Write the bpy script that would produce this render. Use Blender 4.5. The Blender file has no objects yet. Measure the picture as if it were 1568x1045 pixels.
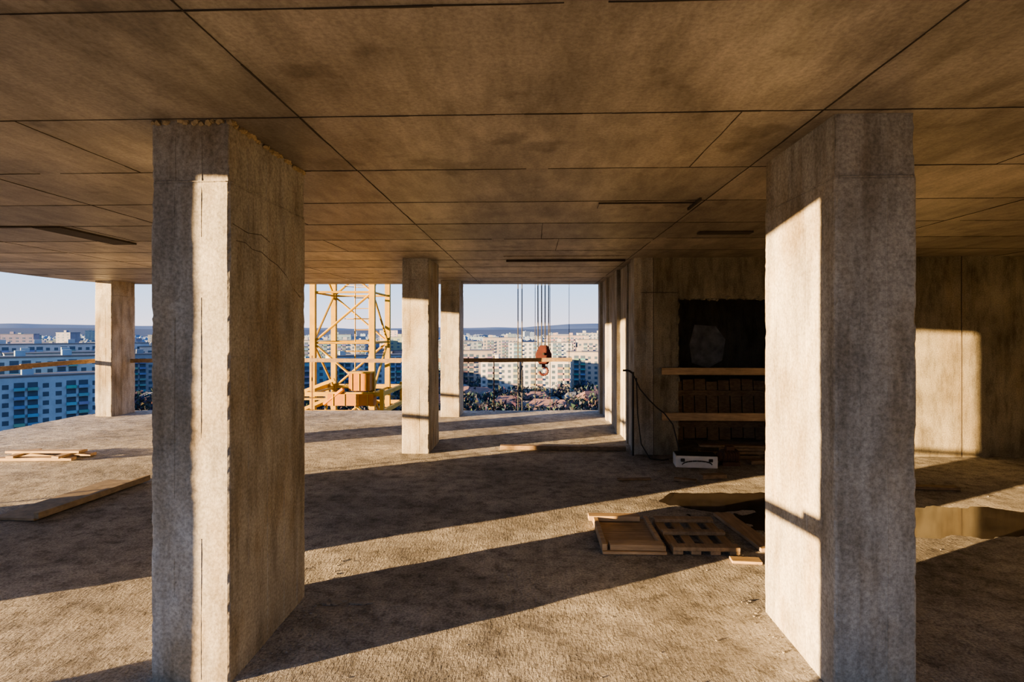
import bpy, bmesh, math, random
from mathutils import Vector, Matrix, Euler, noise
random.seed(7)
R = random.uniform
scene = bpy.context.scene
H = 2.8

# ------------------------------------------------------------------ mesh builder
_t = bmesh.new(); bmesh.ops.create_icosphere(_t, subdivisions=1, radius=1)
_t.verts.ensure_lookup_table()
ICO_V = [v.co.copy() for v in _t.verts]; ICO_F = [[v.index for v in f.verts] for f in _t.faces]; _t.free()
_t = bmesh.new(); bmesh.ops.create_icosphere(_t, subdivisions=2, radius=1)
ICO2_V = [v.co.copy() for v in _t.verts]; ICO2_F = [[v.index for v in f.verts] for f in _t.faces]; _t.free()

class MB:
    def __init__(s): s.v=[]; s.f=[]; s.m=[]; s.c=[]
    def add(s, vs, fs, mat=0, col=(1,1,1)):
        o=len(s.v); s.v.extend([tuple(p) for p in vs])
        for f in fs:
            s.f.append([i+o for i in f]); s.m.append(mat); s.c.append(col)
    def box(s, c, d, rz=0, mat=0, col=(1,1,1), rx=0, ry=0):
        M = Matrix.Translation(c) @ Euler((rx,ry,rz)).to_matrix().to_4x4()
        vs=[M@Vector((x*d[0]/2,y*d[1]/2,z*d[2]/2)) for x in(-1,1) for y in(-1,1) for z in(-1,1)]
        s.add(vs,[(0,1,3,2),(4,6,7,5),(0,4,5,1),(2,3,7,6),(0,2,6,4),(1,5,7,3)],mat,col)
    def bx(s, x0,x1,y0,y1,z0,z1,mat=0,col=(1,1,1)):
        s.box(((x0+x1)/2,(y0+y1)/2,(z0+z1)/2),(x1-x0,y1-y0,z1-z0),0,mat,col)
    def cyl(s,p1,p2,r,n=8,mat=0,col=(1,1,1),r2=None):
        p1=Vector(p1);p2=Vector(p2);d=(p2-p1).normalized(); r2=r if r2 is None else r2
        a=d.orthogonal().normalized(); b=d.cross(a)
        vs=[]
        for p,rr in((p1,r),(p2,r2)):
            for i in range(n):
                t=2*math.pi*i/n; vs.append(p+(a*math.cos(t)+b*math.sin(t))*rr)
        fs=[(i,(i+1)%n,n+(i+1)%n,n+i) for i in range(n)]+[tuple(range(n-1,-1,-1)),tuple(range(n,2*n))]
        s.add(vs,fs,mat,col)
    def tube(s,pts,r,n=6,mat=0):
        for a,b in zip(pts[:-1],pts[1:]): s.cyl(a,b,r,n,mat)
    def bar(s,p1,p2,w,h,mat=0,col=(1,1,1)):
        p1=Vector(p1);p2=Vector(p2);d=(p2-p1);L=d.length;q=d.to_track_quat('X','Z').to_matrix().to_4x4()
        M=Matrix.Translation((p1+p2)/2)@q
        vs=[M@Vector((x*L/2,y*w/2,z*h/2)) for x in(-1,1) for y in(-1,1) for z in(-1,1)]
        s.add(vs,[(0,1,3,2),(4,6,7,5),(0,4,5,1),(2,3,7,6),(0,2,6,4),(1,5,7,3)],mat,col)
    def blob(s,c,d,jit=.25,mat=0,col=(1,1,1),fine=False):
        V,F=(ICO2_V,ICO2_F) if fine else (ICO_V,ICO_F)
        c=Vector(c); s.add([c+Vector((p.x*d[0],p.y*d[1],p.z*d[2]))*(1+R(-jit,jit)) for p in V],F,mat,col)
    def build(s,name,mats,smooth=False,color=False,bevel=0):
        me=bpy.data.meshes.new(name); me.from_pydata(s.v,[],s.f)
        for m in mats: me.materials.append(m)
        me.polygons.foreach_set('material_index',s.m)
        if smooth: me.polygons.foreach_set('use_smooth',[True]*len(s.f))
        if color:
            ca=me.color_attributes.new('Col','FLOAT_COLOR','CORNER'); arr=[]
            for f,c in zip(s.f,s.c): arr.extend((c[0],c[1],c[2],1.0)*len(f))
            ca.data.foreach_set('color',arr)
        bm=bmesh.new(); bm.from_mesh(me); bmesh.ops.recalc_face_normals(bm,faces=bm.faces); bm.to_mesh(me); bm.free()
        me.update()
        ob=bpy.data.objects.new(name,me); scene.collection.objects.link(ob)
        if bevel:
            b=ob.modifiers.new('bevel','BEVEL'); b.width=bevel; b.segments=1; b.limit_method='ANGLE'
        return ob

# ------------------------------------------------------------------ materials
def newmat(name):
    m=bpy.data.materials.new(name); m.use_nodes=True; nt=m.node_tree
    return m,nt,nt.nodes,nt.links,nt.nodes['Principled BSDF']
def tex(nt,kind,vec,scale,detail=4,rough=.6,stretch=None):
    if stretch:
        mp=nt.nodes.new('ShaderNodeMapping'); mp.inputs['Scale'].default_value=stretch; nt.links.new(vec,mp.inputs[0]); vec=mp.outputs[0]
    n=nt.nodes.new(kind); nt.links.new(vec,n.inputs['Vector']); n.inputs['Scale'].default_value=scale
    if kind=='ShaderNodeTexNoise': n.inputs['Detail'].default_value=min(detail,5); n.inputs['Roughness'].default_value=rough
    return n
def ramp(nt,fac,stops):
    r=nt.nodes.new('ShaderNodeValToRGB'); e=r.color_ramp.elements
    while len(e)<len(stops): e.new(.5)
    for el,(p,c) in zip(e,stops): el.position=p; el.color=(*c,1)
    nt.links.new(fac,r.inputs[0]); return r.outputs[0]
def mix(nt,fac,a,b,mode='MIX'):
    n=nt.nodes.new('ShaderNodeMix'); n.data_type='RGBA'; n.blend_type=mode
    for val,sock in((fac,n.inputs[0]),(a,n.inputs[6]),(b,n.inputs[7])):
        if isinstance(val,(int,float)): sock.default_value=val
        elif isinstance(val,tuple): sock.default_value=(*val,1)
        else: nt.links.new(val,sock)
    return n.outputs[2]
def math_(nt,op,a,b=None,c=None):
    n=nt.nodes.new('ShaderNodeMath'); n.operation=op
    for i,v in enumerate((a,b,c)):
        if v is None: continue
        if isinstance(v,(int,float)): n.inputs[i].default_value=v
        else: nt.links.new(v,n.inputs[i])
    return n.outputs[0]
def bump(nt,h,strength,dist,prev=None):
    b=nt.nodes.new('ShaderNodeBump'); b.inputs['Strength'].default_value=strength; b.inputs['Distance'].default_value=dist
    nt.links.new(h,b.inputs['Height'])
    if prev: nt.links.new(prev,b.inputs['Normal'])
    return b.outputs[0]
def concrete(name,dark,light,streak=0.35,b1=.5,pit=True,stretch=(1,1,.25),drip=0.0,stain=0.0):
    m,nt,N,L,P=newmat(name); g=N.new('ShaderNodeNewGeometry').outputs['Position']
    n1=tex(nt,'ShaderNodeTexNoise',g,1.6,5,.65).outputs[0]
    n2=tex(nt,'ShaderNodeTexNoise',g,6,5,.7,stretch).outputs[0]
    n3=tex(nt,'ShaderNodeTexNoise',g,60,3,.7).outputs[0]
    base=ramp(nt,n1,[(.3,dark),(.72,light)])
    s=ramp(nt,n2,[(.35,(.58,.57,.56)),(.5,(1,1,1)),(.7,(1.18,1.16,1.13))])
    c=mix(nt,streak*2 if streak<.5 else 1,base,s,'MULTIPLY')
    f=ramp(nt,n3,[(.3,(.62,.62,.61)),(.65,(1.18,1.18,1.18))]); c=mix(nt,.9,c,f,'MULTIPLY')
    if drip:
        dn=tex(nt,'ShaderNodeTexNoise',g,8,4,.6,(1,1,.07)).outputs[0]
        c=mix(nt,drip,c,ramp(nt,dn,[(.34,(.58,.53,.46)),(.46,(1,1,1)),(.66,(1.12,1.1,1.07))]),'MULTIPLY')
    if stain:
        sn=tex(nt,'ShaderNodeTexNoise',g,2.1,4,.6,(1,1,.45)).outputs[0]
        c=mix(nt,stain,c,ramp(nt,sn,[(.38,(.72,.60,.44)),(.55,(1,1,1))]),'MULTIPLY')
    nb=bump(nt,n3,b1*.8,.006); nb=bump(nt,n2,b1*.6,.010,nb)
    if pit:
        v=tex(nt,'ShaderNodeTexVoronoi',g,26); pd=ramp(nt,v.outputs['Distance'],[(.04,(0,0,0)),(.14,(1,1,1))])
        sm=ramp(nt,n1,[(.50,(1,1,1)),(.56,(0,0,0))])
        pd2=mix(nt,1.0,pd,sm,'ADD')
        c=mix(nt,.5,c,ramp(nt,pd2,[(0,(.35,.35,.35)),(1,(1,1,1))]),'MULTIPLY')
    L.new(c,P.inputs['Base Color']); L.new(nb,P.inputs['Normal'])
    P.inputs['Roughness'].default_value=.9; P.inputs['Specular IOR Level'].default_value=.2
    return m
M_col=concrete('concrete_column',(.25,.243,.225),(.44,.43,.40),drip=.5,stain=.75)
M_wall=concrete('concrete_wall',(.15,.14,.11),(.29,.27,.215),.45,.8,drip=.4,stain=.4)
M_slab=concrete('concrete_slab_edge',(.25,.23,.2),(.38,.35,.31))
M_mortar=concrete('mortar_bead',(.30,.24,.14),(.5,.40,.25),pit=False)
M_rub=concrete('rubble',(.22,.20,.18),(.38,.36,.32),pit=False)

def ceiling_mat():
    m,nt,N,L,P=newmat('ceiling_formwork_concrete'); g=N.new('ShaderNodeNewGeometry').outputs['Position']
    sx=N.new('ShaderNodeSeparateXYZ'); L.new(g,sx.inputs[0])
    row=math_(nt,'FLOOR',math_(nt,'DIVIDE',math_(nt,'SUBTRACT',sx.outputs[1],1.82),.925))
    col=math_(nt,'FLOOR',math_(nt,'DIVIDE',math_(nt,'ADD',sx.outputs[0],1.14),2.52))
    cb=N.new('ShaderNodeCombineXYZ'); L.new(row,cb.inputs[0]); L.new(col,cb.inputs[1])
    wn=N.new('ShaderNodeTexWhiteNoise'); L.new(cb.outputs[0],wn.inputs[0])
    n1=tex(nt,'ShaderNodeTexNoise',g,1.1,5,.65).outputs[0]
    n2=tex(nt,'ShaderNodeTexNoise',g,3,5,.7,(2.2,.6,1)).outputs[0]
    n3=tex(nt,'ShaderNodeTexNoise',g,50,4,.7).outputs[0]
    c=ramp(nt,n1,[(.3,(.235,.21,.175)),(.7,(.45,.41,.35))])
    c=mix(nt,.9,c,ramp(nt,wn.outputs[0],[(0,(.72,.72,.72)),(1,(1.14,1.12,1.1))]),'MULTIPLY')
    c=mix(nt,.9,c,ramp(nt,n2,[(.3,(.56,.54,.52)),(.62,(1.14,1.14,1.14))]),'MULTIPLY')
    c=mix(nt,.7,c,ramp(nt,n3,[(.32,(.62,.61,.60)),(.62,(1.15,1.15,1.15))]),'MULTIPLY')
    st_=tex(nt,'ShaderNodeTexNoise',g,2.3,4,.6).outputs[0]
    c=mix(nt,.7,c,ramp(nt,st_,[(.33,(.5,.48,.46)),(.41,(1,1,1))]),'MULTIPLY')
    nb=bump(nt,n3,.3,.004); nb=bump(nt,n2,.3,.012,nb)
    L.new(c,P.inputs['Base Color']); L.new(nb,P.inputs['Normal']); P.inputs['Roughness'].default_value=.48
    P.inputs['Specular IOR Level'].default_value=.5
    return m
M_ceil=ceiling_mat()
def floor_mat():
    m,nt,N,L,P=newmat('floor_rough_screed'); g=N.new('ShaderNodeNewGeometry').outputs['Position']
    n1=tex(nt,'ShaderNodeTexNoise',g,.8,5,.7).outputs[0]
    n2=tex(nt,'ShaderNodeTexNoise',g,7,5,.75).outputs[0]
    n3=tex(nt,'ShaderNodeTexNoise',g,60,4,.75).outputs[0]
    w=tex(nt,'ShaderNodeTexNoise',g,22,4,.65,(2.4,.8,1)).outputs[0]
    c=ramp(nt,n1,[(.34,(.22,.21,.195)),(.64,(.48,.46,.43))])
    c=mix(nt,1.0,c,ramp(nt,n2,[(.36,(.58,.57,.56)),(.5,(1,1,1)),(.65,(1.22,1.21,1.19))]),'MULTIPLY')
    c=mix(nt,.9,c,ramp(nt,n3,[(.35,(.50,.50,.50)),(.6,(1.2,1.2,1.2))]),'MULTIPLY')
    nb=bump(nt,n3,.95,.012); nb=bump(nt,w,1.0,.024,nb); nb=bump(nt,n2,.45,.035,nb)
    L.new(c,P.inputs['Base Color']); L.new(nb,P.inputs['Normal']); P.inputs['Roughness'].default_value=.9
    P.inputs['Specular IOR Level'].default_value=.15
    return m
M_floor=floor_mat()
def wood(name,a,b,axis='X'):
    m,nt,N,L,P=newmat(name); g=N.new('ShaderNodeNewGeometry').outputs['Position']
    st={'X':(1.5,18,18),'Y':(18,1.5,18),'A':(7,7,20)}[axis]
    n=tex(nt,'ShaderNodeTexNoise',g,2,5,.7,st).outputs[0]
    n2=tex(nt,'ShaderNodeTexNoise',g,5,4,.6).outputs[0]
    c=ramp(nt,n,[(.3,a),(.7,b)]); c=mix(nt,.6,c,ramp(nt,n2,[(.3,(.6,.6,.6)),(.7,(1.15,1.15,1.15))]),'MULTIPLY')
    L.new(c,P.inputs['Base Color']); L.new(bump(nt,n,.4,.004),P.inputs['Normal']); P.inputs['Roughness'].default_value=.8
    return m
M_wood=wood('weathered_timber',(.24,.165,.095),(.48,.35,.21))
M_woodY=wood('weathered_timber_long',(.21,.145,.085),(.40,.29,.175),'Y')
M_rail=wood('rail_timber',(.13,.085,.05),(.28,.20,.12),'A')
M_ply=wood('plywood',(.15,.12,.08),(.28,.225,.15),'A')
def plain(name,col,rough=.6,metal=0,var=.25,sc=8):
    m,nt,N,L,P=newmat(name); g=N.new('ShaderNodeNewGeometry').outputs['Position']
    n=tex(nt,'ShaderNodeTexNoise',g,sc,4,.6).outputs[0]
    lo=tuple(x*(1-var) for x in col); hi=tuple(min(1,x*(1+var)) for x in col)
    L.new(ramp(nt,n,[(.3,lo),(.7,hi)]),P.inputs['Base Color']); P.inputs['Roughness'].default_value=rough; P.inputs['Metallic'].default_value=metal
    return m
M_dark=plain('seam_dark',(.055,.045,.035),.9)
M_yel=plain('crane_yellow_paint',(.33,.20,.010),.7,0,.2,3)
M_org=plain('crane_orange_panel',(.31,.12,.005),.7,0,.15,3)
M_red=plain('hook_red_oxide',(.055,.008,.007),.7)
M_rope=plain('steel_rope',(.03,.028,.028),.7,.2)
M_rust=plain('rusty_steel',(.10,.055,.035),.8,.2)
M_black=plain('black_rubber',(.015,.015,.016),.6)
M_white=plain('white_plastic',(.55,.53,.50),.5,0,.12)
M_litpatch=plain('pale_lit_patch',(.42,.42,.40),.9,0,.4,6)
M_water=plain('dirty_water',(.055,.045,.034),.07,0,.3,3)
M_water.node_tree.nodes['Principled BSDF'].inputs['IOR'].default_value=1.5
def facade():
    m,nt,N,L,P=newmat('hazed_facade_paint'); a=N.new('ShaderNodeVertexColor'); a.layer_name='Col'
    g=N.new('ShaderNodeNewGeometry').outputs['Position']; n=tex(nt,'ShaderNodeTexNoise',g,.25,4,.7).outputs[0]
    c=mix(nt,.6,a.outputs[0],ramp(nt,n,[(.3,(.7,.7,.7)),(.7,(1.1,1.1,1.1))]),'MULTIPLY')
    L.new(c,P.inputs['Base Color']); P.inputs['Roughness'].default_value=.9; P.inputs['Specular IOR Level'].default_value=.1
    return m
M_fac=facade()
def ground_mat():
    m,nt,N,L,P=newmat('city_ground'); g=N.new('ShaderNodeNewGeometry').outputs['Position']
    n=tex(nt,'ShaderNodeTexNoise',g,.006,5,.7).outputs[0]
    n2=tex(nt,'ShaderNodeTexNoise',g,.08,5,.7).outputs[0]
    c=ramp(nt,n,[(.35,(.06,.07,.065)),(.5,(.09,.085,.08)),(.65,(.14,.14,.14))])
    c=mix(nt,.5,c,ramp(nt,n2,[(.35,(.5,.5,.5)),(.65,(1.3,1.3,1.3))]),'MULTIPLY')
    L.new(c,P.inputs['Base Color']); P.inputs['Roughness'].default_value=.95
    return m
M_ground=ground_mat()

# ------------------------------------------------------------------ slab outline
PTS=[(9.2,-3.6),(6,-2.9),(3,-1.9),(1,-1.05),(0,-.55),(-1.3,.05),(-2.75,.6),(-3.9,.85),(-4.9,1.2),(-6.1,1.85),(-7.3,3.0),(-8.3,4.6),(-8.95,6.8),(-9.3,9.2),(-9.42,10.8),(-9.35,11.7),(-8.9,12.3),(-7,12.45),(-4,12.5),(0,12.65),(1.5,12.75),(9.2,13.1)]
def catmull(P,k=4):
    out=[]
    for i in range(len(P)-1):
        p0=P[max(i-1,0)];p1=P[i];p2=P[i+1];p3=P[min(i+2,len(P)-1)]
        for j in range(k):
            t=j/k
            out.append(tuple(.5*((2*p1[a])+(-p0[a]+p2[a])*t+(2*p0[a]-5*p1[a]+4*p2[a]-p3[a])*t*t+(-p0[a]+3*p1[a]-3*p2[a]+p3[a])*t**3) for a in(0,1)))
    out.append(P[-1]); return out
EDGE=catmull(PTS)
def inside(x,y,poly=EDGE):
    c=False; n=len(poly); j=n-1
    for i in range(n):
        xi,yi=poly[i];xj,yj=poly[j]
        if (yi>y)!=(yj>y) and x<(xj-xi)*(y-yi)/(yj-yi)+xi: c=not c
        j=i
    return c
def slab(mb,z0,z1,mat=0,scale=1.0):
    n=len(EDGE); vs=[(x,y,z0) for x,y in EDGE]+[(x,y,z1) for x,y in EDGE]
    mb.add(vs,[tuple(range(n)),tuple(range(2*n-1,n-1,-1))]+[(i,(i+1)%n,n+(i+1)%n,n+i) for i in range(n)],mat)

# floor: slab + finely uneven screed
mb=MB(); slab(mb,-.25,-.03,1)
floor_slab=mb
st=.05; idx={}
nx=int(18.8/st); ny=int(17/st)
def pud(x,y):
    a=math.exp(-((x-3.6)/1.7)**4-((y-5.38-.03*(x-3.6))/.40)**4)
    b=math.exp(-((x-2.0)/.62)**4-((y-5.95)/.34)**4)
    return max(a,b)
def fh(x,y):
    v=Vector((x,y,0)); k=pud(x,y)
    return (.004*noise.noise(v*1.3)+.0038*noise.noise(v*4.1+Vector((3,1,0)))+.0026*noise.noise(v*11))*(1-.4*k)-.010*k
fv=[];ff=[]
ins=[[inside(-9.5+i*st,-3.7+j*st) for j in range(ny+1)] for i in range(nx+1)]
def vid(i,j):
    k=(i,j)
    if k not in idx:
        x=-9.5+i*st;y=-3.7+j*st; idx[k]=len(fv); fv.append((x,y,fh(x,y)))
    return idx[k]
for i in range(nx):
    for j in range(ny):
        if ins[i][j] and ins[i+1][j] and ins[i][j+1] and ins[i+1][j+1]:
            ff.append((vid(i,j),vid(i+1,j),vid(i+1,j+1),vid(i,j+1)))
floor_slab.add(fv,ff,0)
fl=floor_slab.build('floor',[M_floor,M_slab],smooth=False)
fl.data.polygons.foreach_set('use_smooth',[len(p.vertices)==4 and p.material_index==0 for p in fl.data.polygons])

# rain puddle lying in a low spot of the screed
pp=[(1.25,5.85),(1.5,6.25),(2.2,6.45),(2.7,6.2),(3.2,5.95),(4.2,5.95),(5.3,5.9),(5.6,5.5),(5.3,5.0),(4.2,4.85),(3.0,4.8),(2.0,4.9),(1.6,5.3)]
mb=MB(); n=len(pp); Z=-.0040
mb.add([(x,y,Z) for x,y in pp],[tuple(range(n))]); ob=mb.build('rain_puddle',[M_water])
if ob.data.polygons[0].normal.z<0: ob.data.flip_normals()

# ceiling slab with formwork seams
mb=MB(); slab(mb,H,H+.22,0)
def seam(p,q,w=.0055,h=.004,seg=.14):
    p=Vector((*p,0));q=Vector((*q,0));L=(q-p).length;n=max(1,int(L/seg));d=(q-p)/n
    nn=Vector((-d.y,d.x,0)).normalized()
    ph=R(0,100)
    def wob(t): return nn*(.006*noise.noise(Vector((t*.8,ph,0))))
    for i in range(n):
        a=p+d*i+wob(i);b=p+d*(i+1)+wob(i+1)
        if inside(a.x,a.y) and inside(b.x,b.y):
            k=noise.noise(Vector((i*.3,ph,5)))
            if k<-.5: continue
            ww=w*(.5+max(0,k+.3)*1.6)
            mb.bar((a.x,a.y,H-.001),(b.x,b.y,H-.001),ww,h*R(.6,1.5),1)
yk=[1.82+.925*k for k in range(-5,13)]
for y in yk: seam((-9.6,y+.0),(9.1,y+.0))
for x in(-6.18,-3.66,-1.14,1.38,3.9,6.42): seam((x,-3),(x,13),.0065)
for x,k in((1.0,6),(-2.58,6),(-5.0,7),(-2.2,8),(.1,9),(2.9,6),(-7.3,8),(.3,10),(-2.4,10),(2.6,8),(4.9,7),(-4.6,9),(2.2,7)):
    seam((x,yk[k]),(x,yk[k+1]),.0045)
# thin patches and strips on the soffit, marking recesses and joints
mb.bx(.55,1.30,4.66,4.84,H-.012,H+.01,0); mb.bx(.54,1.31,4.65,4.66,H-.012,H+.01,1); mb.bx(1.31,1.325,4.5,4.86,H-.025,H+.01,1)
mb.bx(-4.98,-4.70,5.5,6.6,H-.018,H+.01,1); mb.bx(-7.2,-4.98,5.48,5.53,H-.012,H+.01,1)  # dark board painted in for the shade inside a slab hole
mb.bx(-.38,1.35,8.3,8.34,H-.03,H+.01,1); mb.bx(-.4,1.35,7.9,7.94,H-.012,H+.01,0)
mb.bx(1.75,2.3,6.0,6.12,H-.02,H+.01,1)
mb.build('ceiling',[M_ceil,M_dark])

# ------------------------------------------------------------------ columns
def column(name,x0,x1,y0,y1,fine=True,z1=H,burr=False,seed=0,crack=False):
    mb=MB(); dz=.02 if fine else .1; ds=.05 if fine else .12
    nz=max(2,int(z1/dz)); 
    cor=[(x0,y0),(x1,y0),(x1,y1),(x0,y1)]; per=[]
    for i in range(4):
        a=Vector(cor[i]);b=Vector(cor[(i+1)%4]);L=(b-a).length;d=(b-a)/L
        nrm=Vector((d.y,-d.x))
        ss=[0,.012]+[.012+(L-.024)*k/max(1,int(L/ds)) for k in range(1,int(L/ds))]+[L-.012]
        for s_ in ss: per.append((a+d*s_,nrm,i if s_<.02 else ((i+1)%4 if s_>L-.02 else -1),s_==0,i))
    n=len(per); cx=(x0+x1)/2;cy=(y0+y1)/2; vs=[]
    top=z1+(.01 if fine else -.002)
    for k in range(nz+1):
        z=-.04+(top+.04)*k/nz
        for p,nrm,ci,isc,fi in per:
            q=Vector((p.x,p.y))
            v3=Vector((q.x*3+seed,q.y*3,z*3))
            dd=.002*noise.noise(v3)+.001*noise.noise(v3*5)
            if z>2.5: dd-=.006
            q=q+nrm*dd
            if ci>=0:
                cc=Vector(((cx-p.x),(cy-p.y))); cc=Vector((math.copysign(1,cc.x),math.copysign(1,cc.y)))
                ch=max(0,noise.noise(Vector((ci*7.3+seed,z*3.1,0)))*.014+noise.noise(Vector((ci*3.1+seed,z*14,2)))*.012+noise.noise(Vector((ci*1.1+seed,z*40,2)))*.007-.001)
                q=q+cc*(ch+.003 if isc else ch*.35)
            vs.append((q.x,q.y,z))
    fs=[(k*n+i,k*n+(i+1)%n,(k+1)*n+(i+1)%n,(k+1)*n+i) for k in range(nz) for i in range(n)]
    mb.add(vs,fs,0)
    if fine and x1-x0>.3:   # fins left by the formwork boards
        for i in range(4):
            a=Vector(cor[i]);b=Vector(cor[(i+1)%4]);L=(b-a).length;d=(b-a)/L;nr=Vector((d.y,-d.x))
            for t in ([.30,.64] if L<.6 else [.2,.43,.66,.86]):
                ph=R(0,50); pts=[]
                for k in range(0,28):
                    z=k*.1+.02
                    o=-.0003-(.006 if z>2.5 else 0)
                    q=a+d*(L*t+.003*noise.noise(Vector((ph,z*2,0))))+nr*o
                    pts.append(Vector((q.x,q.y,z)))
                for p1,p2 in zip(pts[:-1],pts[1:]):
                    if noise.noise(Vector((p1.z*1.7,ph,1)))>-.1: mb.cyl(p1,p2,.0028,5,0)
            for z in((2.497,) if L<.6 else(2.497,1.62)):
                q1=a+d*.02+nr*-.001; q2=b-d*.02+nr*-.001
                m_=12
                for k in range(m_):
                    u=q1.lerp(q2,k/m_);v=q1.lerp(q2,(k+1)/m_)
                    if z<2 and noise.noise(Vector((k*.4,seed+i,3)))<0: continue
                    mb.cyl((u.x,u.y,z+R(-.001,.001)),(v.x,v.y,z+R(-.001,.001)),.0030,5,0)
    if crack:
        X=x1+.0005
        for pts in ([(2.83,2.21),(2.92,2.215),(3.0,2.19),(3.1,2.19),(3.2,2.16),(3.3,2.14),(3.42,2.09),(3.52,2.02),(3.63,1.97)],[(2.80,2.29),(2.95,2.27),(3.1,2.285),(3.2,2.26)]):
            for (ya,za),(yb,zb_) in zip(pts[:-1],pts[1:]): mb.cyl((X,ya,za),(X,yb,zb_),.0018,5,1)
    if burr:
        for i in range(4):
            a=Vector(cor[i]);b=Vector(cor[(i+1)%4]);L=(b-a).length; k=int(L/.018)
            for j in range(k):
                if noise.noise(Vector((j*.25,i*5+seed,0)))<-.2: continue
                p=a.lerp(b,(j+R(0,1))/k); nn=Vector((b.y-a.y,a.x-b.x)).normalized()
                p=p+nn*R(-.008,.004); s_=R(.007,.018)
                mb.blob((p.x,p.y,H-R(.0,.016)),(s_*1.2,s_*1.2,s_),.3,2)
    return mb.build(name,[M_col,M_dark,M_mortar])
column('concrete_column',-1.90,-1.50,2.77,3.71,burr=True,seed=1,crack=True)
column('concrete_column',1.455,1.84,2.79,3.62,seed=2.7)
column('concrete_column',-1.87,-1.48,8.1,8.98,seed=4)
column('concrete_column',-1.88,-1.49,11.6,12.3,seed=5)
column('concrete_column',-9.0,-8.65,11.4,12.1,seed=6)
column('concrete_column',-5.25,-4.85,2.79,3.69,seed=7,fine=False)
column('concrete_column',-5.25,-4.85,8.1,9.0,seed=8,fine=False)
column('concrete_column',4.8,5.2,2.79,3.69,seed=9,fine=False)
column('concrete_column',-2.1,-1.7,.59,.99,seed=10,fine=True)  # unseen post, placed and sized for the shadow it casts
column('concrete_column',-4.4,-4.2,1.37,1.67,seed=11,fine=True)  # unseen thin post, set to shade part of the left column front
column('concrete_column',-6.7,-6.5,2.97,4.72,seed=12,fine=False)  # unseen wall pier, sized to cast the wide shadow band on the floor
COLS=[(-1.9,-1.5,2.77,3.71),(1.455,1.84,2.79,3.62),(-1.87,-1.48,8.1,8.98),(-5.25,-4.85,2.79,3.69),(-5.25,-4.85,8.1,9),(4.8,5.2,2.79,3.69),(-6.7,-6.5,2.97,4.72),(-1.88,-1.49,11.6,12.3)]

# ------------------------------------------------------------------ core walls
mb=MB(); T=.22; Y0=8.15
mb.bx(1.55,2.07,Y0,Y0+T,-.02,H+.01); mb.bx(2.07,4.2,Y0,Y0+T,2.22,H+.01); mb.bx(4.2,9.2,Y0,Y0+T,-.02,H+.01)
for x,w in((5.98,.010),(1.72,.006),(7.3,.01),(4.75,.006)): mb.bx(x-w/2,x+w/2,Y0-.004,Y0+.01,0,H,1)
mb.bx(1.55,2.07,Y0-.012,Y0+.01,2.3,2.306,1)
for i in range(60):   # ragged opening edge
    z=R(0,2.25); mb.blob((2.07+R(-.02,.012),Y0+R(.0,.05),z),(R(.01,.025),R(.01,.03),R(.02,.06)),.3)
for i in range(60):
    mb.blob((R(2.07,4.2),Y0+R(0,.05),2.22+R(-.015,.02)),(R(.02,.06),R(.01,.03),R(.01,.03)),.3)
mb.build('wall_back',[M_wall,M_dark])
mb=MB()
mb.bx(1.5,1.72,Y0+.0,12.5,-.02,H+.01)
for y0,y1,d in((8.15,8.45,.05),(8.95,9.02,.02),(9.75,10.0,.06),(11.2,11.4,.05),(12.2,12.5,.06)):
    mb.bx(1.5-d,1.51,y0,y1,-.02,H+.005)
mb.build('wall_side',[M_col,M_dark])
mb=MB(); mb.bx(1.72,9.2,12.3,12.5,-.02,H+.01)
mb.bx(2.1,5.6,11.0,11.15,-.02,H+.01); mb.build('wall_far',[M_wall])
mb=MB()
pts=[(3.05,1.15),(3.35,1.05),(3.62,1.2),(3.68,1.6),(3.5,1.85),(3.1,1.88),(3.0,1.5)]
n=len(pts); mb.add([(x,10.985,z) for x,z in pts]+[(x,10.999,z) for x,z in pts],[tuple(range(n)),tuple(range(2*n-1,n-1,-1))]+[(i,(i+1)%n,n+(i+1)%n,n+i) for i in range(n)])
mb.build('painted_lit_patch',[M_litpatch])  # pale panel stands in for a lit patch on the inner wall
# board formwork stacked inside the lift opening
mb=MB()
for k in range(9):
    mb.box((2.35+k*.19,9.35,.48+R(-.03,.03)),(.175,.03,.95),0,rx=math.radians(-6))
mb.box((3.1,9.30,.25),(1.75,.05,.09),0); mb.box((3.1,9.36,.75),(1.75,.05,.09),0)
mb.build('formwork_panel',[M_rail])
mb=MB(); mb.bx(9.0,9.2,-3.5,12.5,-.02,H+.01); mb.build('wall_right',[M_wall])
mb=MB(); mb.bar((3.2,-1.85,H/2),(9.0,-3.4,H/2),.2,H+.02); mb.build('rear_sky_blocker',[M_wall])  # unseen wall added to block sky light and darken the right-hand faces

# ------------------------------------------------------------------ perimeter guard rail (timber boards)
def offs(poly,d):
    out=[]
    for i,(x,y) in enumerate(poly):
        a=poly[max(i-1,0)];b=poly[min(i+1,len(poly)-1)]
        t=Vector((b[0]-a[0],b[1]-a[1])).normalized(); out.append((x+t.y*d,y-t.x*d))
    return out
rp=[p for p in offs(EDGE,.12) if not(p[0]>1.4 and p[1]>5) and p[0]<2.9]
acc=[rp[0]];
for p in rp[1:]:
    if (Vector(p)-Vector(acc[-1])).length>(.9 if -6<p[0]<-3 and p[1]<3 else 1.7): acc.append(p)
acc.append(rp[-1])
mb=MB()
for i in range(len(acc)-1):
    a=Vector(acc[i]);b=Vector(acc[i+1]);d=(b-a).normalized()*.12; m_=(a+b)/2
    if -5.7<m_.x<-3.95 and m_.y<4: continue
    za=1.12+R(-.02,.02);zb=1.12+R(-.02,.02)
    mb.bar((*(a-d),za),(*(b+d),zb),.03,.085,0)
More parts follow.
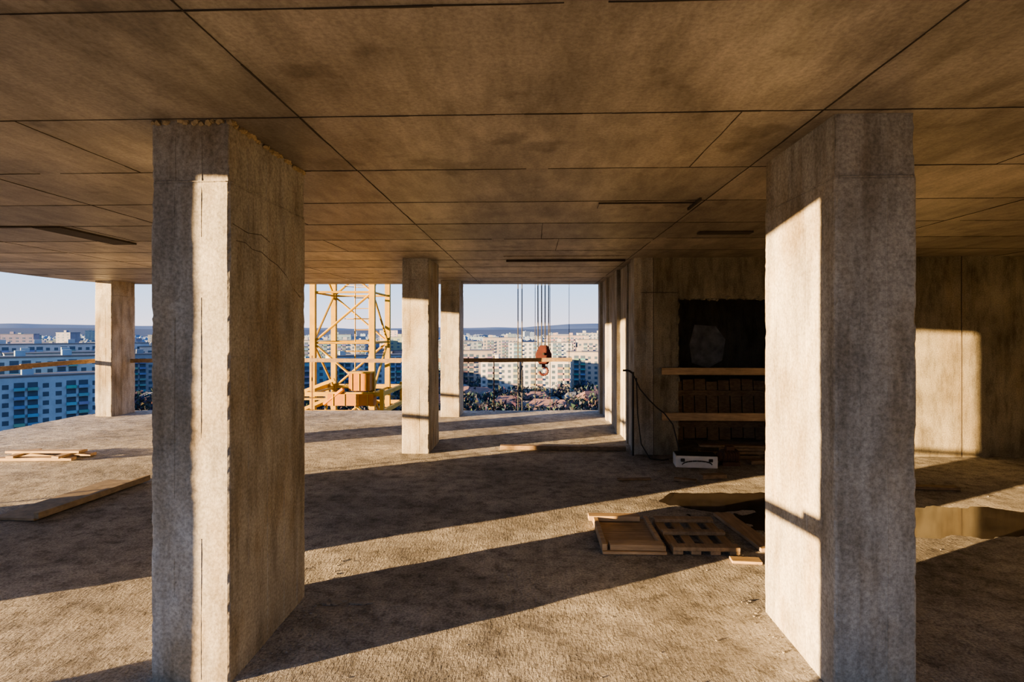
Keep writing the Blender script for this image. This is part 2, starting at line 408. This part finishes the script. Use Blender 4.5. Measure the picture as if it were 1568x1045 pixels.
for i,p in enumerate(acc):
    if i%2==0 and not(p[1]<3 and -5.9<p[0]<-2): mb.box((p[0],p[1],.6),(.022,.022,1.24),0,1)
mb.build('guard_rail',[M_rail,M_rust])

# ------------------------------------------------------------------ loose timber on the floor
def planks(name,lst,mat):
    mb=MB()
    for (x,y,z,l,w,t,rz) in lst: mb.box((x,y,z),(l,w,t),math.radians(rz))
    return mb.build(name,[mat],bevel=.003)
planks('formwork_tray',[(.80,4.87,.018,.50,.80,.022,0),(.74,5.21,.06,.46,.10,.045,0),(.82,4.54,.055,.42,.10,.045,0),(.57,4.87,.05,.04,.74,.05,0),(1.03,4.87,.045,.035,.74,.04,0)],M_wood)
planks('slatted_pallet',[(1.36,4.53,.05,.52,.09,.03,0),(1.36,5.20,.05,.52,.09,.03,0),(1.36,4.87,.05,.52,.07,.03,0),(1.14,4.87,.02,.08,.76,.03,0),(1.28,4.87,.02,.08,.76,.03,0),(1.43,4.87,.02,.08,.76,.03,0),(1.58,4.87,.02,.08,.76,.03,0)],M_woodY)
planks('timber_offcut',[(1.62,4.38,.012,.22,.10,.02,-5)],M_wood)
planks('timber_board',[(1.84,5.02,.02,.16,.9,.03,6)],M_woodY)
planks('timber_offcuts',[(1.78,6.70,.02,.25,.08,.03,-20),(2.15,6.85,.03,.3,.10,.05,10),(1.2,6.75,.012,.4,.06,.02,6)],M_rail)
planks('plywood_sheet',[(-4.75,5.75,.02,.42,1.35,.025,-3),(-4.52,5.78,.05,.05,1.4,.06,-4)],M_ply)
planks('timber_pallet',[(-6.75,7.45,.03,1.1,.10,.04,4),(-6.7,7.75,.03,1.1,.12,.04,2),(-6.35,7.6,.07,.1,.5,.03,0),(-7.0,7.6,.07,.1,.5,.03,5),(-6.7,7.6,.10,1.0,.12,.03,3)],M_wood)
planks('threshold_timber',[(.45,8.45,.03,1.85,.10,.06,-1)],M_rail)
planks('timber_stack',[(4.15,6.5,.02,1.1,.12,.03,-4),(3.95,6.9,.03,.8,.14,.04,3),(4.0,7.2,.03,.5,.1,.05,8)],M_rail)

# stones
mb=MB()
def stone(x,y,s):
    if any(a-.03<x<b+.03 and c-.03<y<d+.03 for a,b,c,d in COLS): return
    mb.blob((x,y,s*.3),(s*R(.8,1.5),s*R(.8,1.4),s*R(.4,.7)),.25)
for i in range(700):
    x=R(-7.5,5.5);y=R(2.0,12)
    if y>7.8 and x>1.2: continue
    if not inside(x,y) or pud(x,y)>.2: continue
    stone(x,y,R(.002,.007))
for i in range(60): stone(-1.46+abs(random.gauss(0,.08)),R(2.8,4.3),R(.003,.009))
for i in range(40): stone(1.42-abs(random.gauss(0,.04)),R(2.8,3.8),R(.002,.007))
for i in range(40): stone(random.gauss(1.60,.10),random.gauss(7.2,.12),R(.005,.012))
mb.build('rubble_stones',[M_rub])
mb=MB()
for i in range(9): mb.blob((-1.2+R(-.14,.16),3.66+R(-.06,.06),.006),(R(.02,.05),R(.015,.035),R(.004,.008)),.3)
mb.build('spalled_flakes',[M_rub])

# ------------------------------------------------------------------ doorway clutter
planks('doorway_barrier',[(3.0,8.10,1.19,2.35,.03,.10,0),(3.0,8.10,.55,2.35,.03,.11,0)],M_wood)
mb=MB() # white tool case with handle
mb.box((2.12,7.50,.075),(.52,.26,.15),math.radians(-6),0); mb.box((2.12,7.50,.155),(.50,.24,.012),math.radians(-6),1)
c=Vector((2.105,7.36,.08)); mb.tube([c+Vector((math.cos(a)*.19,-.012-.0*a,-.035+math.sin(a)*.05)) for a in [math.pi*i/10 for i in range(11)]],.009,6,1)
mb.box((1.93,7.37,.1),(.05,.02,.04),0,1); mb.box((2.28,7.35,.1),(.05,.02,.04),0,1)
mb.build('tool_case',[M_white,M_black],bevel=.006)
mb=MB() # small motor / pump
mb.cyl((2.46,7.52,.12),(2.68,7.56,.12),.085,18); mb.cyl((2.42,7.51,.12),(2.46,7.52,.12),.06,14); mb.box((2.58,7.54,.03),(.22,.16,.05)); mb.box((2.58,7.54,.225),(.1,.08,.05)); 
for i in range(6): mb.cyl((2.48+.035*i,7.523+.006*i,.12),(2.487+.035*i,7.524+.006*i,.12),.095,18)
mb.build('electric_motor',[M_rust])
planks('plank_pile',[(2.6,7.93,.03,1.0,.12,.05,-2),(2.75,7.93,.09,.9,.12,.04,2),(2.95,7.9,.14,.8,.1,.04,-3),(3.2,7.65,.03,.7,.12,.05,8),(2.75,7.9,.18,.9,.1,.03,-4)],M_rail)
mb=MB() # conduit + hanging cable
mb.cyl((1.42,8.08,0.0),(1.42,8.08,1.18),.016,8); mb.tube([(1.42,8.08,1.16),(1.36,8.09,1.2),(1.28,8.10,1.2)],.014,8)
P3=[(1.42,8.05,1.14),(1.5,8.0,.95),(1.62,7.95,.8),(1.72,7.92,.70),(1.82,7.9,.62),(1.92,7.85,.48),(1.96,7.82,.3),(1.99,7.8,.15),(2.02,7.78,.02)]
mb.tube([Vector(p) for p in P3],.009,6)
P4=[(1.46,8.04,1.1),(1.47,8.0,.6),(1.5,7.9,.2),(1.6,7.8,.02),(1.75,7.75,.012),(1.85,7.8,.012)]
mb.tube([Vector(p) for p in P4],.008,6)
mb.build('electric_cable',[M_black])

# ------------------------------------------------------------------ tower crane
mb=MB(); cx,cy,hw=-5.05,15.8,.8
zb,zt=-35,16
ch=[(cx-hw,cy-hw),(cx+hw,cy-hw),(cx+hw,cy+hw),(cx-hw,cy+hw)]
for x,y in ch: mb.bx(x-.07,x+.07,y-.07,y+.07,zb,zt)
z=zb;k=0;stp=1.35
while z<zt-.1:
    for i in range(4):
        a=ch[i];b=ch[(i+1)%4]
        mb.cyl((*a,z),(*b,z),.032,6)
        if (k+i)%2: mb.cyl((*a,z),(*b,z+stp),.032,6)
        else: mb.cyl((*b,z),(*a,z+stp),.032,6)
    z+=stp;k+=1
# ladder with safety hoops
lx,ly=cx+.25,cy+.1
for dx in(-.2,.2): mb.cyl((lx+dx,ly,-6),(lx+dx,ly,zt),.02,6)
z=-6
while z<zt: mb.cyl((lx-.2,ly,z),(lx+.2,ly,z),.013,5); z+=.3
z=-6
while z<10:
    pts=[(lx+math.sin(a)*.36,ly-.36+math.cos(a)*.36,z) for a in [.6+i*(2*math.pi-1.2)/8 for i in range(9)]]
    mb.tube([Vector(p) for p in pts],.012,4); z+=.9
# climbing frame (collar) around the mast
for zz in(-.35,.12):
    for i in range(4):
        q=[(cx-1.1,cy-1.15),(cx+1.15,cy-1.15),(cx+1.15,cy+1.1),(cx-1.1,cy+1.1)]
        a=q[i];b=q[(i+1)%4]; mb.bar((*a,zz),(*b,zz),.08,.11)
for a in q: mb.bx(a[0]-.05,a[0]+.05,a[1]-.05,a[1]+.05,-.4,.25)
mb.bar((cx-1.1,cy-1.15,.12),(cx-.1,cy-1.15,.5),.06,.08); mb.bar((cx-1.1,cy-1.15,-.35),(cx-.0,cy-1.15,.12),.06,.08)
mb.box((cx+.35,cy-1.1,-.02),(1.2,.3,.30),0,1); mb.box((cx+.55,cy-.95,.43),(.55,.4,.45),0,1)
mb.box((cx+.55,cy-.95,.68),(.61,.46,.04),0,0)
for xx in(.36,.55,.74): mb.box((cx+xx,cy-1.155,.43),(.02,.02,.44),0,0)
for xx in(-.1,.2,.5,.8): mb.box((cx+xx,cy-1.255,-.02),(.02,.02,.30),0,0)
mb.bx(cx-1.0,cx+.1,cy-1.2,cy-.95,-.03,.01,0)
mb.cyl((cx-.35,cy-1.2,-.15),(cx+.15,cy-1.2,.25),.06,8,1)
# slewing unit, tower head, jib and counter jib (above the visible slab)
mb.cyl((cx,cy,zt),(cx,cy,zt+.8),1.1,20); mb.box((cx+1.3,cy-1.2,zt+1.4),(1.2,1.4,2.0),0,0)
d=Vector((5.35,-2.2,0)).normalized(); pz=zt+1.0
side=Vector((-d.y,d.x,0))
def P(s,o,z): return Vector((cx,cy,0))+d*s+side*o+Vector((0,0,z))
mb.bar(P(-12,-.5,pz),P(28,-.5,pz),.12,.12); mb.bar(P(-12,.5,pz),P(28,.5,pz),.12,.12); mb.bar(P(0,0,pz+1.2),P(28,0,pz+1.0),.1,.1)
s=0
while s<27:
    for o in(-.5,.5): mb.cyl(P(s,o,pz),P(s+.75,0,pz+1.15),.03,5); mb.cyl(P(s+.75,0,pz+1.15),P(s+1.5,o,pz),.03,5)
    mb.cyl(P(s,-.5,pz),P(s,.5,pz),.03,5); s+=1.5
mb.cyl(P(0,0,pz),P(0,0,pz+5),.15,8); mb.cyl(P(0,0,pz+5),P(18,0,pz+1.1),.03,5); mb.cyl(P(0,0,pz+5),P(-11,0,pz),.03,5)
mb.box(P(-11,0,pz-.5),(1.6,1.2,1.6),0,1)
trol=P(5.8,0,pz-.15)
mb.box(trol,(.9,1.2,.15),math.atan2(d.y,d.x))
mb.bar((cx,cy,-36),(cx,cy,-34.8),4.5,1)
mb.build('tower_crane',[M_yel,M_org])
# hook block on its ropes, hanging from the trolley
hx,hy=.27,13.6
mb=MB(); hz=1.24
for dx in(-.13,-.045,.035,.12): mb.cyl((hx+dx,hy,hz),(hx+dx*1.3,hy,pz-.25),.014,6,1)
for dx in(-.62,-.52): mb.cyl((hx+dx,hy+.3,pz-.25),(hx+dx,hy+.3,-34),.013,6,1)
for dx in(-.2,.16,.62): mb.cyl((hx+dx,hy+.2,-34),(hx+dx,hy+.2,pz-.25),.007,5,1)
prof=[(-.09,.28),(.09,.28),(.19,.08),(.19,-.02),(.10,-.17),(-.10,-.17),(-.19,-.02),(-.19,.08)]
for yy in(-.09,.07):
    n=len(prof); mb.add([(hx+x,hy+yy,hz-.1+z) for x,z in prof]+[(hx+x,hy+yy+.02,hz-.1+z) for x,z in prof],[tuple(range(n)),tuple(range(2*n-1,n-1,-1))]+[(i,(i+1)%n,n+(i+1)%n,n+i) for i in range(n)],0)
for dx in(-.07,.07): mb.cyl((hx+dx,hy-.07,hz-.02),(hx+dx,hy+.07,hz-.02),.10,18,0)
mb.cyl((hx,hy-.12,hz-.02),(hx,hy+.12,hz-.02),.03,10,1)
mb.cyl((hx,hy,hz-.25),(hx,hy,hz-.36),.045,10,0)
hp=[Vector((hx+math.sin(a)*.10,hy,hz-.43+math.cos(a)*.10)) for a in [i*.42 for i in range(0,12)]]
mb.tube(hp,.03,8,0)
mb.build('crane_hook_block',[M_red,M_rope])

# ------------------------------------------------------------------ exterior: own building below, ground, city
mb=MB()
for k in range(1,12):
    slab(mb,-.25-k*3.0,-.03-k*3.0,0)
mb.bx(1.5,9.1,8.2,12.5,-35,-.25); mb.bx(-1.9,-1.5,2.8,3.7,-35,-.25); mb.bx(-1.9,-1.5,8.1,9,-35,-.25); mb.bx(-5.2,-4.8,8.1,9,-35,-.25); mb.bx(-9,-8.65,11.4,12.1,-35,-.25); mb.bx(1.45,1.84,2.8,3.6,-35,-.25)
mb.build('building_storeys_below',[M_slab])
GZ=-35
mb=MB(); mb.add([(-9000,-2000,GZ),(9000,-2000,GZ),(9000,9000,GZ),(-9000,9000,GZ)],[(0,1,2,3)]); mb.build('ground',[M_ground])

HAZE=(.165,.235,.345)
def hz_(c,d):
    k=1-math.exp(-max(0,d-100)/1100); return tuple(a*(1-k)+b*k for a,b in zip(c,HAZE))  # atmospheric haze mixed into the surface colour by distance
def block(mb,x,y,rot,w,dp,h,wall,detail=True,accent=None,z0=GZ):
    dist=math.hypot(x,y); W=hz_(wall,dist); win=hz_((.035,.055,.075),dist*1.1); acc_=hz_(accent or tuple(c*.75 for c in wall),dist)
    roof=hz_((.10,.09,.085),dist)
    M=Matrix.Translation((x,y,z0))@Matrix.Rotation(rot,4,'Z')
    def bb(x0,x1,y0,y1,zz0,zz1,col):
        vs=[M@Vector((a,b,c)) for a in(x0,x1) for b in(y0,y1) for c in(zz0,zz1)]
        mb.add(vs,[(0,1,3,2),(4,6,7,5),(0,4,5,1),(2,3,7,6),(0,2,6,4),(1,5,7,3)],0,col)
    bb(-w/2,w/2,-dp/2,dp/2,0,h,W)
    if h>15:
        bb(-w/2-.2,w/2+.2,-dp/2-.2,dp/2+.2,h,h+.5,roof)
        for q in range(int(w/14)): bb(-w/2+7+q*14-1.5,-w/2+7+q*14+1.5,-1.5,1.5,h,h+2.6,W)
    else:
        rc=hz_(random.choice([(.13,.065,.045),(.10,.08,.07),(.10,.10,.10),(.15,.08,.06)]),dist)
        e=.6; rh=dp*.3
        pv=[M@Vector(p) for p in((-w/2-e,-dp/2-e,h),(w/2+e,-dp/2-e,h),(w/2+e,dp/2+e,h),(-w/2-e,dp/2+e,h),(-w/2+dp*.2,0,h+rh),(w/2-dp*.2,0,h+rh))]
        mb.add(pv,[(0,1,5,4),(2,3,4,5),(1,2,5),(3,0,4),(0,3,2,1)],0,rc)
    fl_=int(h/2.85)
    def quad(p,c=None): mb.add([M@Vector(a) for a in p],[(0,1,2,3)],0,c or win)
    for f in range(fl_):
        zz=.9+f*2.85+.3
        if detail:
            nb=int(w/3.3)
            for b in range(nb):
                u=-w/2+(b+.5)*w/nb
                if b%4 in(1,2):
                    a2=tuple(v*R(.65,1.15) for v in acc_)
                    bb(u-1.35,u+1.35,-dp/2-1.1,-dp/2,zz-.6,zz+.35,a2)
                    quad([(u-1.3,-dp/2-.03,zz+.35),(u+1.3,-dp/2-.03,zz+.35),(u+1.3,-dp/2-.03,zz+2.0),(u-1.3,-dp/2-.03,zz+2.0)])
                else:
                    quad([(u-.8,-dp/2-.03,zz),(u+.8,-dp/2-.03,zz),(u+.8,-dp/2-.03,zz+1.5),(u-.8,-dp/2-.03,zz+1.5)])
            nd=max(1,int(dp/4.5))
            for s_ in(-1,1):
                for b in range(nd):
                    v=-dp/2+(b+.5)*dp/nd; X=s_*(w/2+.03)
                    quad([(X,v-.7,zz),(X,v+.7,zz),(X,v+.7,zz+1.4),(X,v-.7,zz+1.4)])
        else:
            nb=max(1,int(w/5))
            for b in range(nb):
                u=-w/2+(b+.5)*w/nb; quad([(u-1.0,-dp/2-.05,zz),(u+1.0,-dp/2-.05,zz),(u+1.0,-dp/2-.05,zz+1.4),(u-1.0,-dp/2-.05,zz+1.4)])
WHITE=(.36,.345,.325);CREAM=(.34,.28,.22);GREY=(.20,.215,.235);PINK=(.29,.19,.15);TEAL=(.12,.23,.28);BLUE=(.15,.23,.33)
near=[ # x,y,rot,w,d,h,wall,accent
 (-196,205,.85,62,14,27,(.24,.32,.38),TEAL),(-168,182,.85,40,13,22,(.22,.30,.36),(.12,.26,.32)),
 (-250,300,.75,70,14,30,(.33,.35,.38),BLUE),(-215,250,.8,36,14,27,(.25,.31,.36),TEAL),
 (-200,290,.7,50,14,25,GREY,TEAL),(-205,330,.6,46,14,28,WHITE,BLUE),
 (-88,300,.55,40,14,24,(.26,.31,.34),TEAL),(-112,270,.6,34,14,22,TEAL,GREY),(-150,420,.2,50,14,30,WHITE,BLUE),
 (-16,300,-.12,20,13,22,WHITE,CREAM),(8,296,-.10,24,13,21.5,WHITE,(.33,.22,.13)),(31,330,-.08,22,13,25,CREAM,TEAL),(-36,350,.15,22,14,25,CREAM,PINK),
 (6,400,-.1,44,14,29,WHITE,TEAL),(44,400,.0,26,14,31,CREAM,WHITE),(-56,430,.1,36,14,29,GREY,WHITE),(30,500,-.1,34,16,33,PINK,CREAM),(62,560,0,36,16,35,WHITE,GREY),(-30,520,.1,30,14,31,CREAM,GREY)]
for i,(x,y,r,w,dp,h,wa,ac) in enumerate(near):
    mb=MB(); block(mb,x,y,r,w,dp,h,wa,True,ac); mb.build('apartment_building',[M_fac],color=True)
mb=MB()
for i in range(1250):
    y=420*math.exp(R(0,1)*2.1); k=R(-1.1,.35); x=k*y
    if y<620 and -.14<k<.14: continue
    tall=random.random()
    w=R(14,50) if tall>.6 else R(10,26);h=R(6,13) if tall<.65 else R(15,26)
    if tall>.96: h=R(30,38);w=R(18,26)
    wa=random.choice([WHITE,WHITE,CREAM,CREAM,GREY,GREY,PINK,PINK,(.26,.24,.20),(.2,.14,.10)]); wa=tuple(v*R(.6,1.1) for v in wa)
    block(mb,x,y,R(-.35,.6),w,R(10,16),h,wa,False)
for i in range(200):
    y=R(225,420); k=R(-1.1,.35); x=k*y
    if any(math.hypot(x-b[0],y-b[1])<b[3]*.6+8 for b in near): continue
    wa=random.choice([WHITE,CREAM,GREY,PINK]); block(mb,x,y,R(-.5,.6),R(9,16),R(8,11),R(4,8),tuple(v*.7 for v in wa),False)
mb.build('distant_city_blocks',[M_fac],color=True)
# trees: bare winter crowns made of many small twig clumps
mb=MB()
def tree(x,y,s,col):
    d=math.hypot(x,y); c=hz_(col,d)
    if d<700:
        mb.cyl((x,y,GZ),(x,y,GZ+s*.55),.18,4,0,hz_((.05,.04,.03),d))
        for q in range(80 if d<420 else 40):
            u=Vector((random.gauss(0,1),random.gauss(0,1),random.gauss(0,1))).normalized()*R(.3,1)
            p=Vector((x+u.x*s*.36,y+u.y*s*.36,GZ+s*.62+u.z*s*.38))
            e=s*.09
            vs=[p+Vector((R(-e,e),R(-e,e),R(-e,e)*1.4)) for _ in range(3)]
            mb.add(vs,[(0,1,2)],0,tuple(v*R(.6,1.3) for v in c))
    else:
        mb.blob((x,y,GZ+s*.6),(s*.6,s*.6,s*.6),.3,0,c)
TC=[(.030,.027,.022),(.045,.034,.026),(.022,.028,.024),(.03,.033,.028),(.055,.038,.024)]
for i in range(4300):
    y=190*math.exp(R(0,1)*2.3); k=R(-1.15,.3); x=k*y
    if any(abs(x-b[0])<b[3]*.5 and -2<y-b[1]+8<26 for b in near): continue
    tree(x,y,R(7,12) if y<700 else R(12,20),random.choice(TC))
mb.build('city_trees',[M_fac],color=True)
# hills, with distance haze painted in as bluish colour
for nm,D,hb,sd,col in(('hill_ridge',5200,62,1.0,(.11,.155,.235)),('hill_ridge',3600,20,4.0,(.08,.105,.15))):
    mb=MB(); vs=[];N_=260
    for i in range(N_+1):
        a=math.radians(-62+100*i/N_); x=math.sin(a)*D;y=math.cos(a)*D
        bumpc=math.exp(-((math.degrees(a)-6)/7)**2)*.45+math.exp(-((math.degrees(a)+42)/10)**2)*.35
        h=hb*(.55+bumpc+.35*noise.noise(Vector((a*5,sd,0)))+.12*noise.noise(Vector((a*22,sd,3))))
        vs+=[(x*.86,y*.86,GZ-3),(x,y,max(GZ+6,h)),(x*1.1,y*1.1,GZ-3)]
    fs=[]
    for i in range(N_):
        a=i*3; fs+=[(a,a+3,a+4,a+1),(a+1,a+4,a+5,a+2)]
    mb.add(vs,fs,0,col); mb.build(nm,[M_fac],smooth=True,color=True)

# ------------------------------------------------------------------ light
w=bpy.data.worlds.new('sky'); scene.world=w; w.use_nodes=True; nt=w.node_tree; bg=nt.nodes['Background']
tc=nt.nodes.new('ShaderNodeTexCoord'); sp=nt.nodes.new('ShaderNodeSeparateXYZ'); nt.links.new(tc.outputs['Generated'],sp.inputs[0])
c=ramp(nt,sp.outputs[2],[(0,(.84,.72,.78)),(.025,(.68,.69,.82)),(.09,(.42,.62,.92)),(.35,(.33,.53,.92)),(1,(.2,.36,.72))])
nt.links.new(c,bg.inputs[0]); bg.inputs[1].default_value=.95
sun=bpy.data.lights.new('sun','SUN'); sun.energy=22; sun.color=(1,.65,.31); sun.angle=.0085
so=bpy.data.objects.new('sun',sun); scene.collection.objects.link(so)
dirv=Vector((.876,.482,-.080)); so.rotation_euler=dirv.to_track_quat('-Z','Y').to_euler(); so.location=(-20,-10,10)

# ------------------------------------------------------------------ camera
cam=bpy.data.cameras.new('camera'); cam.lens=20; cam.sensor_width=36; cam.shift_y=-14.5/1568; cam.clip_end=30000; cam.clip_start=.05
co=bpy.data.objects.new('camera',cam); scene.collection.objects.link(co); co.location=(0,0,1.75); co.rotation_euler=(math.radians(90),0,math.radians(2.04))
scene.camera=co
scene.view_settings.view_transform='AgX'
try: scene.view_settings.look='AgX - Medium High Contrast'
except Exception: pass
scene.view_settings.exposure=.92
